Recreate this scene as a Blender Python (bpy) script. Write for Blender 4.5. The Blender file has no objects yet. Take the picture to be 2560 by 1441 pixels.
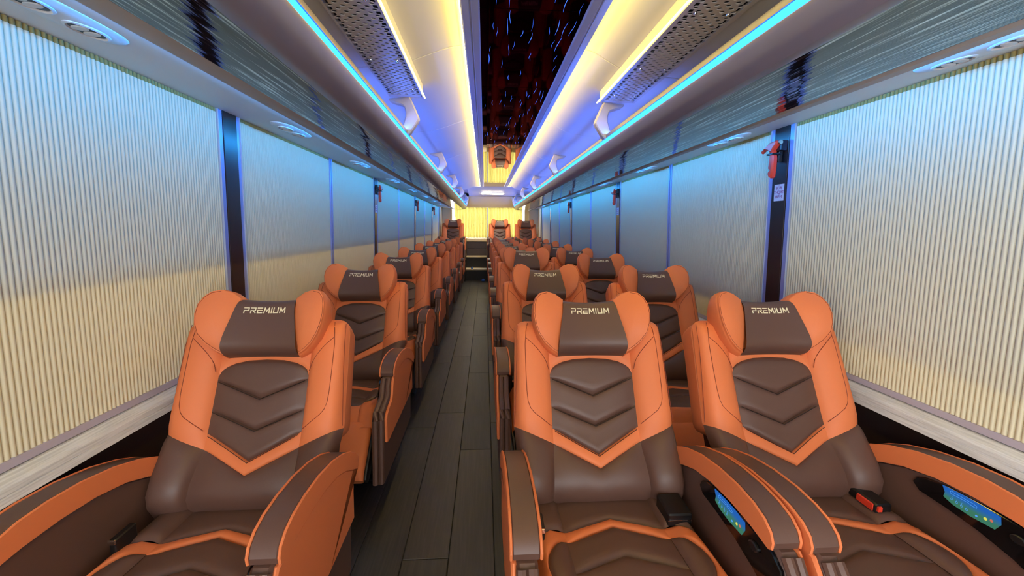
import bpy, math, random
from mathutils import Vector, Matrix
random.seed(7)
sc = bpy.context.scene
COL = sc.collection
R = math.radians

# ------------------------------------------------------------------ camera
F_PX = 1050.0
cam_d = bpy.data.cameras.new('camera'); cam = bpy.data.objects.new('camera', cam_d); COL.objects.link(cam)
cam_d.sensor_width = 36.0; cam_d.sensor_fit = 'HORIZONTAL'; cam_d.lens = F_PX / 2560 * 36.0; cam_d.clip_start = 0.02
_fw = Vector((0.0645357, 0.98759076, -0.14317693)); _rt = Vector((0.9979152, -0.06395826, 0.00863663)); _up = Vector((0.00062789, 0.1434358, 0.98965943))
_m = Matrix((_rt, _up, -_fw)).transposed().to_4x4(); _m.translation = Vector((0, 0, 1.2))
cam.matrix_world = _m
sc.camera = cam
# ------------------------------------------------------------------ world, exposure
W = bpy.data.worlds.new('world'); sc.world = W; W.use_nodes = True
_bg = W.node_tree.nodes['Background']; _bg.inputs[0].default_value = (0.93, 0.97, 1.0, 1); _bg.inputs[1].default_value = 8.8
vs = sc.view_settings
vs.view_transform = 'Standard'; vs.look = 'None'; vs.gamma = 1; vs.use_curve_mapping = False; vs.exposure = 0.0
BLUE_RACK = 6.5      # rack front strips
BLUE_SOFFIT = 780.0   # thin strips hidden behind the rack trim
WARM_COVE = 128.0     # strips beside the ceiling frame
WARM_GRILLE = 7.0
BAR = 40.0
BLUE_FILL = 210.0        # unseen strips added on the rack lip to wash the ceiling blue

# ------------------------------------------------------------------ helpers
MATS = {}
def mat(name, col, rough=0.5, metal=0.0, spec=0.5, bump=None, emit=None, var=None, coat=0.0):
    m = bpy.data.materials.new(name); m.use_nodes = True
    nt = m.node_tree; b = nt.nodes['Principled BSDF']
    b.inputs['Base Color'].default_value = (*col, 1); b.inputs['Roughness'].default_value = rough
    b.inputs['Metallic'].default_value = metal; b.inputs['Specular IOR Level'].default_value = spec
    b.inputs['Coat Weight'].default_value = coat
    if emit:
        b.inputs['Emission Color'].default_value = (*emit[0], 1); b.inputs['Emission Strength'].default_value = emit[1]
    tc = None
    def noise(scale3, sc_, detail=3):
        nonlocal tc
        if tc is None: tc = nt.nodes.new('ShaderNodeTexCoord')
        mp = nt.nodes.new('ShaderNodeMapping'); mp.inputs['Scale'].default_value = scale3
        nt.links.new(tc.outputs['Object'], mp.inputs['Vector'])
        n = nt.nodes.new('ShaderNodeTexNoise'); n.inputs['Scale'].default_value = sc_; n.inputs['Detail'].default_value = detail
        nt.links.new(mp.outputs[0], n.inputs['Vector']); return n
    if bump:   # (scale3, scale, strength, distance)
        n = noise(bump[0], bump[1]); bp = nt.nodes.new('ShaderNodeBump')
        bp.inputs['Strength'].default_value = bump[2]; bp.inputs['Distance'].default_value = bump[3]
        nt.links.new(n.outputs['Fac'], bp.inputs['Height']); nt.links.new(bp.outputs[0], b.inputs['Normal'])
    if var:    # (scale3, scale, colour2, lo, hi)
        n = noise(var[0], var[1], 5); r = nt.nodes.new('ShaderNodeMapRange')
        r.inputs['From Min'].default_value = var[3]; r.inputs['From Max'].default_value = var[4]
        mx = nt.nodes.new('ShaderNodeMix'); mx.data_type = 'RGBA'
        mx.inputs[6].default_value = (*col, 1); mx.inputs[7].default_value = (*var[2], 1)
        nt.links.new(n.outputs['Fac'], r.inputs['Value']); nt.links.new(r.outputs[0], mx.inputs[0]); nt.links.new(mx.outputs[2], b.inputs['Base Color'])
    MATS[name] = m; return m
def emis(name, col, s):
    m = bpy.data.materials.new(name); m.use_nodes = True; nt = m.node_tree; nt.nodes.clear()
    e = nt.nodes.new('ShaderNodeEmission'); e.inputs[0].default_value = (*col, 1); e.inputs[1].default_value = s
    o = nt.nodes.new('ShaderNodeOutputMaterial'); nt.links.new(e.outputs[0], o.inputs[0]); MATS[name] = m; return m

class MB:
    def __init__(s): s.v = []; s.f = []
    def pt(s, *p): s.v.append(tuple(p)); return len(s.v) - 1
    def face(s, pts): b = len(s.v); s.v += [tuple(p) for p in pts]; s.f.append(tuple(range(b, b + len(pts))))
    def grid(s, rows, flip=False, wrap=False):
        b = len(s.v); n = len(rows[0])
        for r in rows: s.v += [tuple(p) for p in r]
        for j in range(len(rows) - 1):
            for i in range(n if wrap else n - 1):
                k = (i + 1) % n
                q = (b + j*n + i, b + j*n + k, b + (j+1)*n + k, b + (j+1)*n + i)
                s.f.append(q[::-1] if flip else q)
        return b
    def loft(s, rings, cap=True, flip=False):
        b = s.grid(rings, flip, True); n = len(rings[0])
        if cap:
            a = tuple(range(b, b + n)); z = tuple(range(b + (len(rings)-1)*n, b + len(rings)*n))
            s.f.append(a if flip else a[::-1]); s.f.append(z[::-1] if flip else z)
    def box(s, x0, x1, y0, y1, z0, z1, bev=0.0):
        if bev:
            P = [(x0, y0), (x1, y0), (x1, y1), (x0, y1)]
            s.prism(P, 'z', z0, z1, bev); return
        b = len(s.v)
        s.v += [(x, y, z) for z in (z0, z1) for y in (y0, y1) for x in (x0, x1)]
        s.f += [tuple(b + i for i in q) for q in ((0,2,3,1), (4,5,7,6), (0,1,5,4), (2,6,7,3), (0,4,6,2), (1,3,7,5))]
    def prism(s, poly, axis, a0, a1, bev=0.0):
        """2-D polygon extruded along an axis (x: poly is (y,z); y: (x,z); z: (x,y)) with chamfered rims"""
        A = sum(poly[i][0]*poly[(i+1) % len(poly)][1] - poly[(i+1) % len(poly)][0]*poly[i][1] for i in range(len(poly)))
        if A < 0: poly = poly[::-1]
        def put(P, a):
            if axis == 'x': return [(a, p, q) for p, q in P]
            if axis == 'y': return [(p, a, q) for p, q in P]
            return [(p, q, a) for p, q in P]
        if bev: rings = [put(inset(poly, bev), a0), put(poly, a0 + bev), put(poly, a1 - bev), put(inset(poly, bev), a1)]
        else: rings = [put(poly, a0), put(poly, a1)]
        s.loft(rings, True, flip=(axis == 'y'))
    def tube(s, path, r, n=6, closed=False):
        path = [Vector(p) for p in path]; rings = []; N = len(path)
        for i, p in enumerate(path):
            a = path[(i-1) % N] if (i > 0 or closed) else p
            c = path[(i+1) % N] if (i < N-1 or closed) else p
            t = (c - a).normalized(); ref = Vector((0, 0, 1)) if abs(t.z) < 0.9 else Vector((1, 0, 0))
            u = t.cross(ref).normalized(); w = t.cross(u)
            rings.append([p + u*math.cos(2*math.pi*k/n)*r + w*math.sin(2*math.pi*k/n)*r for k in range(n)])
        if closed: rings.append(rings[0])
        s.loft(rings, not closed, flip=True)
    def build(s, name, m, parent=None, smooth=True, ang=38, recalc=False):
        me = bpy.data.meshes.new(name); me.from_pydata(s.v, [], s.f)
        if recalc:
            import bmesh
            bm = bmesh.new(); bm.from_mesh(me); bmesh.ops.recalc_face_normals(bm, faces=bm.faces[:]); bm.to_mesh(me); bm.free()
        if smooth:
            me.polygons.foreach_set('use_smooth', [True]*len(me.polygons)); me.set_sharp_from_angle(angle=R(ang))
        me.update()
        o = bpy.data.objects.new(name, me); COL.objects.link(o)
        me.materials.append(MATS[m] if isinstance(m, str) else m)
        if parent: o.parent = parent
        return o
def inset(P, d):
    n = len(P); out = []
    for i in range(n):
        a = Vector(P[i-1]); b = Vector(P[i]); c = Vector(P[(i+1) % n])
        e1 = (b-a); e2 = (c-b)
        if e1.length < 1e-9: e1 = e2
        if e2.length < 1e-9: e2 = e1
        e1 = e1.normalized(); e2 = e2.normalized()
        n1 = Vector((-e1.y, e1.x)); n2 = Vector((-e2.y, e2.x)); m = n1 + n2
        L = m.length
        m = n1 if L < 1e-6 else m / L
        k = min(1.6, 1/max(0.4, m.dot(n1)))
        out.append(tuple(b + m*d*k))
    return out
def rrect(x0, x1, y0, y1, r, n=5):
    P = []
    for cx, cy, a0 in ((x1-r, y1-r, 0), (x0+r, y1-r, 90), (x0+r, y0+r, 180), (x1-r, y0+r, 270)):
        for k in range(n+1):
            a = R(a0 + 90*k/n); P.append((cx + r*math.cos(a), cy + r*math.sin(a)))
    return P
def ss(a, b, x):
    t = max(0, min(1, (x-a)/(b-a))); return t*t*(3-2*t)
def lerp(a, b, t): return a + (b-a)*t
def tag(o, label=None, cat=None, group=None, kind=None):
    if label: o['label'] = label
    if cat: o['category'] = cat
    if group: o['group'] = group
    if kind: o['kind'] = kind
    return o
def empty(name, loc=(0, 0, 0), rz=0):
    o = bpy.data.objects.new(name, None); COL.objects.link(o); o.location = loc; o.rotation_euler = (0, 0, rz); o.empty_display_size = 0.1
    return o
KIDS = {}
def kids(o): return [c for c in o.children]
def copy_tree(o, parent=None):
    c = o.copy(); COL.objects.link(c)
    if parent: c.parent = parent
    for ch in kids(o): copy_tree(ch, c)
    return c

# ------------------------------------------------------------------ materials
I3 = (1, 1, 1)
mat('orange', (0.70, 0.180, 0.060), 0.55, bump=(I3, 420, 0.12, 0.001), spec=0.35)
mat('orange_stitch', (0.22, 0.035, 0.01), 0.7)
mat('brown', (0.105, 0.050, 0.036), 0.46, bump=(I3, 420, 0.14, 0.001), spec=0.42)
mat('brown_dark', (0.016, 0.011, 0.010), 0.5)
mat('black', (0.006, 0.006, 0.007), 0.35)
mat('gloss_black', (0.003, 0.003, 0.004), 0.08)
mat('letter', (0.80, 0.70, 0.48), 0.5)
mat('blind', (0.70, 0.62, 0.44), 0.85, spec=0.15, bump=(I3, 900, 0.08, 0.0005))
mat('blind_warm_top', (0.34, 0.24, 0.07), 0.8)  # ochre paints in the warm light on the blind tops, shaded from blue
mat('wall_brown', (0.020, 0.012, 0.010), 0.55)
mat('pillar', (0.022, 0.010, 0.010), 0.30)
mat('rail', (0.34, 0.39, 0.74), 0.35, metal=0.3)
mat('ledge', (0.74, 0.72, 0.70), 0.5, var=((40, 1.5, 40), 6, (0.58, 0.56, 0.54), 0.4, 0.65))
mat('track', (0.42, 0.36, 0.42), 0.5)
mat('soffit', (0.66, 0.62, 0.56), 0.55)
mat('trimlip', (0.34, 0.31, 0.29), 0.5)
mat('fascia', (0.20, 0.175, 0.215), 0.38)
mat('ceil', (0.58, 0.57, 0.55), 0.45, bump=((1, 1, 1), 30, 0.03, 0.002))
mat('frame', (0.36, 0.38, 0.48), 0.30, spec=0.6)
mat('grey', (0.50, 0.45, 0.40), 0.45)
mat('bracket', (0.52, 0.47, 0.40), 0.45)
mat('chrome', (0.8, 0.8, 0.82), 0.12, metal=1.0)
mat('gold', (0.75, 0.62, 0.40), 0.25, metal=1.0)
mat('mirror_dark', (0.022, 0.015, 0.020), 0.03, metal=1.0, bump=((1, 1, 1), 4.0, 0.10, 0.004))
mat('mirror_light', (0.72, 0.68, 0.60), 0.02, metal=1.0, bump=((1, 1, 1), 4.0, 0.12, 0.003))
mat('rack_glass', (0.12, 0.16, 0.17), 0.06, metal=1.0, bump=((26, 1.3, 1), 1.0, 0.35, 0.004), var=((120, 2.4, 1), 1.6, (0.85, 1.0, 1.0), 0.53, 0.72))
mat('vent', (0.62, 0.60, 0.58), 0.4)
mat('vent_dark', (0.02, 0.02, 0.022), 0.5)
mat('red', (0.70, 0.045, 0.02), 0.35)
mat('sticker', (0.62, 0.60, 0.72), 0.5)
mat('sticker_ink', (0.30, 0.02, 0.16), 0.5)
mat('plank_a', (0.021, 0.017, 0.015), 0.48, var=((30, 1.2, 1), 4, (0.040, 0.033, 0.028), 0.42, 0.72))
mat('plank_b', (0.017, 0.015, 0.0135), 0.50, var=((30, 1.2, 1), 4, (0.033, 0.028, 0.024), 0.42, 0.72))
mat('plank_c', (0.026, 0.020, 0.018), 0.46, var=((30, 1.2, 1), 4, (0.044, 0.035, 0.031), 0.42, 0.72))
mat('subfloor', (0.008, 0.007, 0.007), 0.8)
mat('step_dark', (0.010, 0.009, 0.009), 0.5)
mat('step_brown', (0.055, 0.042, 0.038), 0.5)
mat('cream', (0.72, 0.60, 0.34), 0.5)
mat('cream_wall', (0.62, 0.52, 0.34), 0.5)
mat('roof', (0.3, 0.3, 0.3), 0.8)
mat('blue_plastic', (0.05, 0.16, 0.55), 0.3)
mat('white_plastic', (0.75, 0.77, 0.8), 0.4)
emis('led_blue', (0.018, 0.22, 1.0), BLUE_RACK)
emis('blue_fill', (0.05, 0.17, 1.0), BLUE_FILL)
emis('led_soffit', (0.02, 0.32, 1.0), BLUE_SOFFIT)
emis('led_warm', (1.0, 0.72, 0.125), WARM_COVE)
emis('led_warm2', (1.0, 0.74, 0.20), WARM_GRILLE)
emis('lamp', (1.0, 0.86, 0.58), BAR)
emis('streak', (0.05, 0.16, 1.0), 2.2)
emis('screen_line', (0.10, 0.38, 1.0), 0.9)
emis('dot_yellow', (0.85, 0.8, 0.12), 0.9)
emis('dot_red', (0.75, 0.2, 0.12), 0.8)
def glass_mat():
    m = bpy.data.materials.new('pane'); m.use_nodes = True; nt = m.node_tree; nt.nodes.clear()
    t = nt.nodes.new('ShaderNodeBsdfTransparent'); g = nt.nodes.new('ShaderNodeBsdfGlossy'); g.inputs['Roughness'].default_value = 0.02
    f = nt.nodes.new('ShaderNodeFresnel'); f.inputs[0].default_value = 1.3
    mx = nt.nodes.new('ShaderNodeMixShader'); o = nt.nodes.new('ShaderNodeOutputMaterial')
    nt.links.new(f.outputs[0], mx.inputs[0]); nt.links.new(t.outputs[0], mx.inputs[1]); nt.links.new(g.outputs[0], mx.inputs[2]); nt.links.new(mx.outputs[0], o.inputs[0]); MATS['pane'] = m
glass_mat()
MATS['mirror_dark'].node_tree.nodes['Principled BSDF'].inputs['Specular Tint'].default_value = (0.62, 0.42, 0.48, 1)
def curtain_mat():
    m = bpy.data.materials.new('curtain'); m.use_nodes = True; nt = m.node_tree; nt.nodes.clear()
    d = nt.nodes.new('ShaderNodeBsdfDiffuse'); t = nt.nodes.new('ShaderNodeBsdfTranslucent')
    d.inputs[0].default_value = (0.70, 0.60, 0.24, 1); t.inputs[0].default_value = (0.50, 0.43, 0.115, 1)
    mx = nt.nodes.new('ShaderNodeMixShader'); mx.inputs[0].default_value = 0.6; o = nt.nodes.new('ShaderNodeOutputMaterial')
    nt.links.new(d.outputs[0], mx.inputs[1]); nt.links.new(t.outputs[0], mx.inputs[2]); nt.links.new(mx.outputs[0], o.inputs[0]); MATS['curtain'] = m
curtain_mat()
def screen_mat():
    m = bpy.data.materials.new('screen'); m.use_nodes = True; nt = m.node_tree; nt.nodes.clear()
    tc = nt.nodes.new('ShaderNodeTexCoord'); sp = nt.nodes.new('ShaderNodeSeparateXYZ'); rp = nt.nodes.new('ShaderNodeValToRGB')
    mr = nt.nodes.new('ShaderNodeMapRange'); e = nt.nodes.new('ShaderNodeEmission'); o = nt.nodes.new('ShaderNodeOutputMaterial')
    nt.links.new(tc.outputs['Generated'], sp.inputs[0]); nt.links.new(sp.outputs['Z'], mr.inputs[0]); nt.links.new(mr.outputs[0], rp.inputs[0])
    rp.color_ramp.elements[0].color = (0.05, 0.20, 0.13, 1); rp.color_ramp.elements[0].position = 0.35
    rp.color_ramp.elements[1].color = (0.02, 0.13, 0.50, 1); rp.color_ramp.elements[1].position = 0.75
    nt.links.new(rp.outputs[0], e.inputs[0]); e.inputs[1].default_value = 0.9; nt.links.new(e.outputs[0], o.inputs[0]); MATS['screen'] = m
screen_mat()

# ------------------------------------------------------------------ shell of the bus
Y0, Y1 = -1.6, 10.45       # windscreen .. rear wall
XL, XR = -1.055, 1.335     # walls at the sill
def wall_x(side, z):       # walls lean inwards towards the roof
    t = (z - 0.675) / 0.965
    return lerp(-1.055, -1.027, t) if side < 0 else lerp(1.335, 1.302, t)
def extr(mb, poly, y0, y1, bev=0): mb.prism(poly, 'y', y0, y1, bev)

fl = MB(); fl.box(-1.3, 1.6, Y0, Y1, -0.08, -0.004)
floor = tag(fl.build('floor', 'subfloor', smooth=False), 'dark wood-look floor running down the aisle', 'floor', kind='structure')
PW = 0.167
pk = {}
for c in range(-5, 10):
    x = -0.300 + c*PW
    if x + PW < -1.04 or x > 1.32: continue
    y = Y0 + random.uniform(0, 0.9) - 0.3
    if c == 0: y = -1.05
    if c == -1: y = -1.25
    while y < 9.45:
        L = 1.22; a, b = max(y, Y0), min(y + L, 9.45)
        if b - a > 0.05:
            key = round(b-a, 3)
            if key not in pk:
                m = MB(); m.box(0.0012, PW-0.0012, 0.0015, b-a-0.0015, -0.012, 0.0, 0.0014)
                t_ = m.build('plank_proto', 'plank_a', smooth=False); pk[key] = t_.data; pk[key].name = 'plank'; bpy.data.objects.remove(t_)
            o = bpy.data.objects.new('plank', pk[key]); COL.objects.link(o); o.parent = floor; o.location = (x, a, 0.0)
            o.material_slots[0].link = 'OBJECT'; o.material_slots[0].material = MATS[random.choice(['plank_a', 'plank_b', 'plank_c'])]
        y += L

for side, nm in ((-1, 'left'), (1, 'right')):
    m = MB(); s = side
    xb, xt = wall_x(s, 0), wall_x(s, 2.05)
    o = 0.012*s
    Wp = [(xb+o, -0.05), (xt+o, 2.05), (xt+s*0.2, 2.05), (xb+s*0.2, -0.05)]
    if s < 0:      # the entrance door leaves a gap near the front
        extr(m, Wp, -0.50, Y1+0.05); extr(m, Wp, Y0-0.05, Y0+0.02)
        extr(m, [(wall_x(s, 1.66)+o, 1.66), (xt+o, 2.05), (xt+s*0.2, 2.05), (wall_x(s, 1.66)+s*0.2, 1.66)], Y0+0.02, -0.50)
        d = MB(); d.box(-1.16, -1.15, Y0+0.06, -0.54, 0.02, 1.64); d = tag(d.build('door_1', 'pane', smooth=False), 'glazed entrance door near the front on the left', 'door', kind='structure')
        q = MB()
        for a, b, c, e in ((Y0+0.02, Y0+0.06, 0.0, 1.66), (-0.54, -0.50, 0.0, 1.66), (Y0+0.06, -0.54, 1.62, 1.66), (Y0+0.06, -0.54, 0.0, 0.04)): q.box(-1.17, -1.13, a, b, c, e)
        q.build('door_frame', 'black', d, smooth=False)
    else: extr(m, Wp, Y0-0.05, Y1+0.05)
    tag(m.build('wall_' + nm, 'wall_brown', smooth=False), 'dark brown side wall below the blinds on the %s' % nm, 'wall', kind='structure')
    # window ledge under the blinds
    x0 = wall_x(s, 0.66)
    m = MB()
    extr(m, [(x0+o, 0.662), (x0-0.018*s, 0.660), (x0-0.040*s, 0.650), (x0-0.044*s, 0.642), (x0-0.044*s, 0.628), (x0-0.041*s, 0.627), (x0-0.041*s, 0.625), (x0-0.045*s, 0.624), (x0-0.047*s, 0.606), (x0+o, 0.600)], -0.50 if s < 0 else Y0, 9.6)
    led = tag(m.build('trim_1' if s < 0 else 'trim_2', 'ledge', smooth=False), 'pale ridged window ledge running under the %s blinds' % nm, 'ledge', kind='structure')
    m = MB(); extr(m, [(x0+o, 0.684), (x0-0.010*s, 0.682), (x0-0.013*s, 0.664), (x0+o, 0.6625)], -0.50 if s < 0 else Y0, 9.56)
    m.build('blind_track', 'track', led, smooth=False)

# roof and ends
m = MB(); m.box(-1.3, 1.6, Y0-0.05, Y1+0.1, 2.03, 2.08)
ceiling = tag(m.build('ceiling', 'roof', smooth=False), 'vaulted pale ceiling over the aisle with glowing edges', 'ceiling', kind='structure')
m = MB()
m.box(-1.3, 1.6, Y0-0.06, Y0, -0.05, 0.55); m.box(-1.3, 1.6, Y0-0.06, Y0, 1.75, 2.06); m.box(-1.3, -0.98, Y0-0.06, Y0, 0.55, 1.75); m.box(1.26, 1.6, Y0-0.06, Y0, 0.55, 1.75)
tag(m.build('wall_front', 'cream_wall', smooth=False), 'front end wall around the windscreen behind the viewer', 'wall', kind='structure')
m = MB(); m.box(-0.98, 1.26, Y0-0.04, Y0-0.03, 0.55, 1.75)
tag(m.build('window_1', 'pane', smooth=False), 'windscreen glass at the front of the bus', 'window', kind='structure')
# rear wall with its window
m = MB()
m.box(-1.3, 1.6, Y1, Y1+0.06, -0.05, 0.93); m.box(-1.3, 1.6, Y1, Y1+0.06, 1.70, 2.06); m.box(-1.3, -0.80, Y1, Y1+0.06, 0.93, 1.70); m.box(0.98, 1.6, Y1, Y1+0.06, 0.93, 1.70)
rear = tag(m.build('wall_rear', 'cream_wall', smooth=False), 'cream rear wall of the bus around the curtained window', 'wall', kind='structure')
m = MB(); m.box(-0.80, 0.98, Y1+0.03, Y1+0.036, 0.93, 1.70)
rw = tag(m.build('window_2', 'pane', smooth=False), 'bright rear window behind the yellow curtains', 'window', kind='structure')
m = MB(); m.box(0.045, 0.075, Y1+0.02, Y1+0.05, 0.93, 1.70); m.build('window_bar', 'frame', rw, smooth=False)
# rounded rear corner surrounds
for s in (-1, 1):
    m = MB(); xw = wall_x(s, 1.0)
    P = rrect(min(xw, xw-s*0.26), max(xw, xw-s*0.26), 0.35, 1.66, 0.06)
    m.prism(P, 'y', Y1-0.12, Y1, 0.02)
    c = m.build('trim_3' if s < 0 else 'trim_4', 'cream_wall'); tag(c, 'beige rounded corner panel beside the rear window on the %s' % ('left' if s < 0 else 'right'), 'panel', kind='structure')
    m = MB(); xx = xw - s*0.03
    m.box(min(xw+s*0.02, xx), max(xw+s*0.02, xx), 9.62, Y1-0.12, 0.3, 1.66, 0.006); m.build('corner_return', 'cream_wall', c, smooth=False)
    m = MB(); m.tube([(xx-s*0.004, 9.66, 0.8), (xx-s*0.004, 9.66, 1.64)], 0.012, 8); m.build('edge_strip', 'brown_dark', c)

# ------------------------------------------------------------------ pillars between the blinds, guide rails
PIL = [1.825, 4.10, 6.36, 8.38]; THIN = [2.945, 5.18, 7.40, 9.56]
def sheet(mb, s, y0, y1, z0, z1, inn, th):
    """strip lying on the leaning wall: inner face offset inn from the wall, thickness th"""
    a0, a1 = wall_x(s, z0) - s*inn, wall_x(s, z1) - s*inn
    b0, b1 = a0 + s*th, a1 + s*th
    extr(mb, [(a0, z0), (a1, z1), (b1, z1), (b0, z0)], y0, y1, 0.0012)
tn = 5
for s in (-1, 1):
    sd = 'left' if s < 0 else 'right'
    for i, y in enumerate(PIL):
        m = MB(); sheet(m, s, y-0.045, y+0.045, 0.665, 1.64, 0.012, 0.03)
        p = m.build('trim_%d' % tn, 'pillar', smooth=False); tn += 1
        tag(p, 'dark brown window pillar on the %s, %s from the front' % (sd, ['first', 'second', 'third', 'fourth'][i]), 'pillar', kind='structure')
        for a, b in ((y-0.075, y-0.0465), (y+0.0465, y+0.070)):
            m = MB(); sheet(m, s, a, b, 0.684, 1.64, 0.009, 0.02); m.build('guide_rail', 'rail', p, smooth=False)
            m = MB(); sheet(m, s, a-0.002 if a < y else b-0.001, a+0.001 if a < y else b+0.002, 0.684, 1.64, 0.013, 0.02); m.build('rail_edge', 'frame', p, smooth=False)
    for i, y in enumerate(THIN):
        p = MB(); sheet(p, s, y-0.006, y+0.006, 0.684, 1.64, 0.006, 0.02); p = p.build('trim_%d' % tn, 'brown_dark', smooth=False); tn += 1
        tag(p, 'slim pair of metal blind guides on the %s, %s from the front' % (sd, ['first', 'second', 'third', 'fourth'][i]), 'guide rail', kind='structure')
        for a, b in ((y-0.022, y-0.006), (y+0.006, y+0.022)):
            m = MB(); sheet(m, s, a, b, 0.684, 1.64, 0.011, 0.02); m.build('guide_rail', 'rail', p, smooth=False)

# ------------------------------------------------------------------ pleated blinds
EDG = [-1.55]; 
for a, b in zip(PIL, THIN): EDG += [a, b]
ORD = ['nearest', 'second', 'third', 'fourth', 'fifth', 'sixth', 'seventh', 'eighth']
PIT = 0.0135
for s in (-1, 1):
    sd = 'left' if s < 0 else 'right'
    for k in range(len(EDG)-1):
        a, b = EDG[k], EDG[k+1]
        a += (1.07 if s < 0 else 0.0) if k == 0 else (0.071 if k % 2 == 1 else 0.022); b -= 0.075 if k % 2 == 0 else 0.022
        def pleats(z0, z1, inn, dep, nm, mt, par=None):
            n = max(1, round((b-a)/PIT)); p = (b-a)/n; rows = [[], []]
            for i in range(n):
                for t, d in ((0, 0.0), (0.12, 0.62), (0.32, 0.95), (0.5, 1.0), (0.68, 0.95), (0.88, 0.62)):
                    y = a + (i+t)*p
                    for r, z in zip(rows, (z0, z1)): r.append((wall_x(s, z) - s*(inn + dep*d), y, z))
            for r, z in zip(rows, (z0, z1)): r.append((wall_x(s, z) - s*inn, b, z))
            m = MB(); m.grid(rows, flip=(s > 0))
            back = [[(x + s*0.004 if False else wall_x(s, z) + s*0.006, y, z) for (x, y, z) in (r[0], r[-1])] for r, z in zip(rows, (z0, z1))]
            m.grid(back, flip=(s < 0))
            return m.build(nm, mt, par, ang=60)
        o = pleats(0.680, 1.626, 0.001, 0.0055, 'pleated_blind', 'blind')
        tag(o, 'cream pleated blind on the %s windows, %s from the viewer' % (sd, ORD[k]), 'blind', 'pleated window blinds')
        pleats(1.6265, 1.640, -0.001, 0.006, 'warm_lit_top', 'blind_warm_top', o)  # separate top strip whose colour stands in for warm light

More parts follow.
